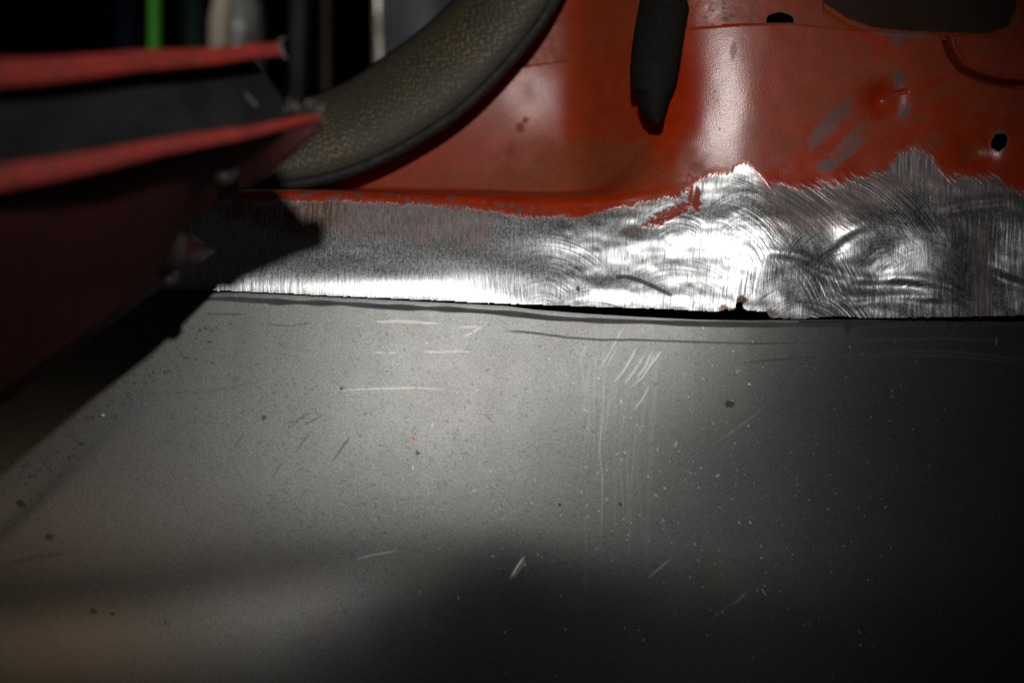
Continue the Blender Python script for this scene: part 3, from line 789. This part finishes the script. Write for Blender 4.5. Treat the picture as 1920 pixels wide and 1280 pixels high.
lines = m.math('MULTIPLY', m.ramp(net, 0.10, 0.26, 1.0, 0.0), m.ramp(m.noise(420, 3), 0.38, 0.6))
patch = m.ramp(m.noise(22, 4), 0.35, 0.68, 0.3, 1.0)
sepn = m.n.new('ShaderNodeSeparateXYZ'); m.put(sepn.inputs[0], m.co)
mid_ = m.math('MULTIPLY', m.ramp(sepn.outputs[1], 0.002, 0.010), m.ramp(sepn.outputs[1], 0.034, 0.043, 1.0, 0.0))
m.set(Base_Color=m.mix(m.math('MULTIPLY', m.math('MULTIPLY', lines, patch), mid_), m.mix(m.noise(80, 4), (0.046, 0.043, 0.033), (0.082, 0.076, 0.058)), (0.31, 0.21, 0.065)), Roughness=.65,
      Normal=m.bump(net, .0004, .5))
outer = [(380, 352), (470, 349), (540, 344), (600, 334), (660, 317), (720, 291), (780, 258), (840, 220), (890, 178), (940, 127), (985, 75), (1015, 35), (1042, -10), (1070, -70)]
inner = [(330, 262), (420, 245), (500, 222), (560, 200), (610, 180), (655, 161), (700, 132), (742, 103), (782, 74), (820, 42), (852, 12), (875, -15), (900, -50), (930, -100)]
OI = [scurve([(i, p[k]) for i, p in enumerate(c)], .35) for c in (outer, inner) for k in (0, 1)]
v_, f_, uv = [], [], []
nu, nv = 90, 18
length = 0; prev = None
for i in range(nu + 1):
    s = i / nu * 13
    a = P(float(OI[0](s)), float(OI[1](s)), .058); b = P(float(OI[2](s)), float(OI[3](s)), .09)
    c = (a + b) / 2
    if prev is not None: length += (c - prev).length
    prev = c
    for j in range(nv + 1):
        q = j / nv
        p = a.lerp(b, q); p.y -= 0.016 * math.sin(math.pi * min(1, q * 1.02)) ** .7
        v_.append(p); uv.append((length, q * .045))
for i in range(nu):
    for j in range(nv):
        k = i * (nv + 1) + j; f_.append((k, k + 1, k + nv + 2, k + nv + 1))
me = bpy.data.meshes.new('cover'); me.from_pydata([tuple(p) for p in v_], [], f_); me.update()
ul = me.uv_layers.new(name='UVMap')
for l in me.loops: ul.data[l.index].uv = uv[l.vertex_index]
o = link('cover', me, m.m, trim)
md = o.modifiers.new('thickness', 'SOLIDIFY'); md.thickness = .003; md.offset = -1
tube('piping', [P(float(OI[0](s)) + 3, float(OI[1](s)) + 3, .054) for s in np.linspace(0, 13, 70)], .0032, MAT_RUBBER, trim, 12)

# ------------------------------------------------------------------ workshop clutter far behind, out of focus
wall = poly_mesh('wall', [(-2.4, 2.2, -1.2), (2.4, 2.2, -1.2), (2.4, 2.2, 2.0), (-2.4, 2.2, 2.0)], [(0, 1, 2, 3)], simple('dark_workshop_wall', (0.004, 0.004, 0.005), (0.010, 0.009, 0.009), .9, 0, 6), None, False)
tag(wall, kind='structure')
def post(name, px, wpx, Y, c1, c2, label, cat, rough=.5, metal=0.0, y0=-260, y1=420, leanx=0):
    s = K * (D + Y) / D
    pts = [P(px + leanx * (t - .5), y0 + (y1 - y0) * t, Y) for t in np.linspace(0, 1, 9)]
    r = wpx * s / 2
    o = tube(name, pts, [r * .7, r] + [r] * 5 + [r, r * .9], simple(name + '_paint', c1, c2, rough, metal, 20), None, 18)
    tag(o, label, cat)
    return o
post('pole', 290, 22, .36, (.09, .50, .03), (.13, .60, .05), 'bright green pole standing behind the red door', 'pole')
post('pole', 240, 46, .62, (.004, .018, .075), (.006, .028, .10), 'dark blue pole in the dim background', 'pole')
post('pole', 366, 46, .60, (.003, .028, .02), (.004, .04, .026), 'dark green pole beside the silver bottle', 'pole')
post('pole', 560, 34, .45, (.030, .027, .022), (.05, .045, .038), 'dull brown pole behind the end of the red door', 'pole', leanx=-30)
post('pole', 612, 14, .40, (.05, .035, .03), (.08, .06, .05), 'thin brown rod in the dark beside the patterned trim', 'rod')
# silver bottle
def lathe(name, c, prof, mat, parent, seg=28):
    v = [c + Vector((r * math.cos(a), r * math.sin(a), z)) for (r, z) in prof for a in [2 * math.pi * k / seg for k in range(seg)]]
    f = []
    for i in range(len(prof) - 1):
        for k in range(seg):
            a = i * seg + k; b = i * seg + (k + 1) % seg; f.append((a, b, b + seg, a + seg))
    f.append(tuple(range(seg))); f.append(tuple(range((len(prof) - 1) * seg, len(prof) * seg)))
    return poly_mesh(name, v, f, mat, parent, True)
bot = empty('bottle', P(445, 200, .40)); tag(bot, 'silver and cream bottle standing behind the red door', 'bottle')
sB = K * (D + .4) / D
lathe('bottle_body', P(445, 200, .40), [(.0005, 0), (44 * sB, 2 * sB), (48 * sB, 12 * sB), (48 * sB, 150 * sB), (44 * sB, 190 * sB), (26 * sB, 225 * sB), (24 * sB, 260 * sB)], simple('crumpled_foil', (.55, .55, .54), (.85, .84, .80), .3, .6, 30, .012, 22), bot)
tube('wrapper', [P(414, 210, .355), P(412, 120, .352), P(416, 40, .352), P(424, -40, .355)], [.004, .008, .009, .006], simple('cream_wrapper', (.6, .5, .37), (.75, .66, .52), .5, 0, 40), bot, 12)
# grey drum with a bright rim
glass = post('bottle_neck', 738, 16, .36, (.25, .28, .32), (.5, .53, .58), 'pale blue-white tube beside the grey drum', 'tube', .3, .3, 70, 330)
glass.name = 'tube'
dr = empty('drum', P(800, 300, .34)); tag(dr, 'grey metal drum with a bright rim behind the patterned trim', 'drum')
sD = K * (D + .34) / D
lathe('drum_body', P(800, 330, .36), [(.001, 0), (86 * sD, 0), (88 * sD, 10 * sD), (88 * sD, 520 * sD), (84 * sD, 530 * sD)], simple('drum_grey', (.12, .135, .145), (.17, .18, .19), .4, .3, 14, .002, 30), dr)
tube('rim', [P(712, 300, .34), P(712, 150, .34), P(711, 60, .34), P(710, -60, .34)], .0040, simple('bright_rim', (.7, .64, .52), (.9, .86, .78), .35, .8, 90, .004, 60), dr, 12)
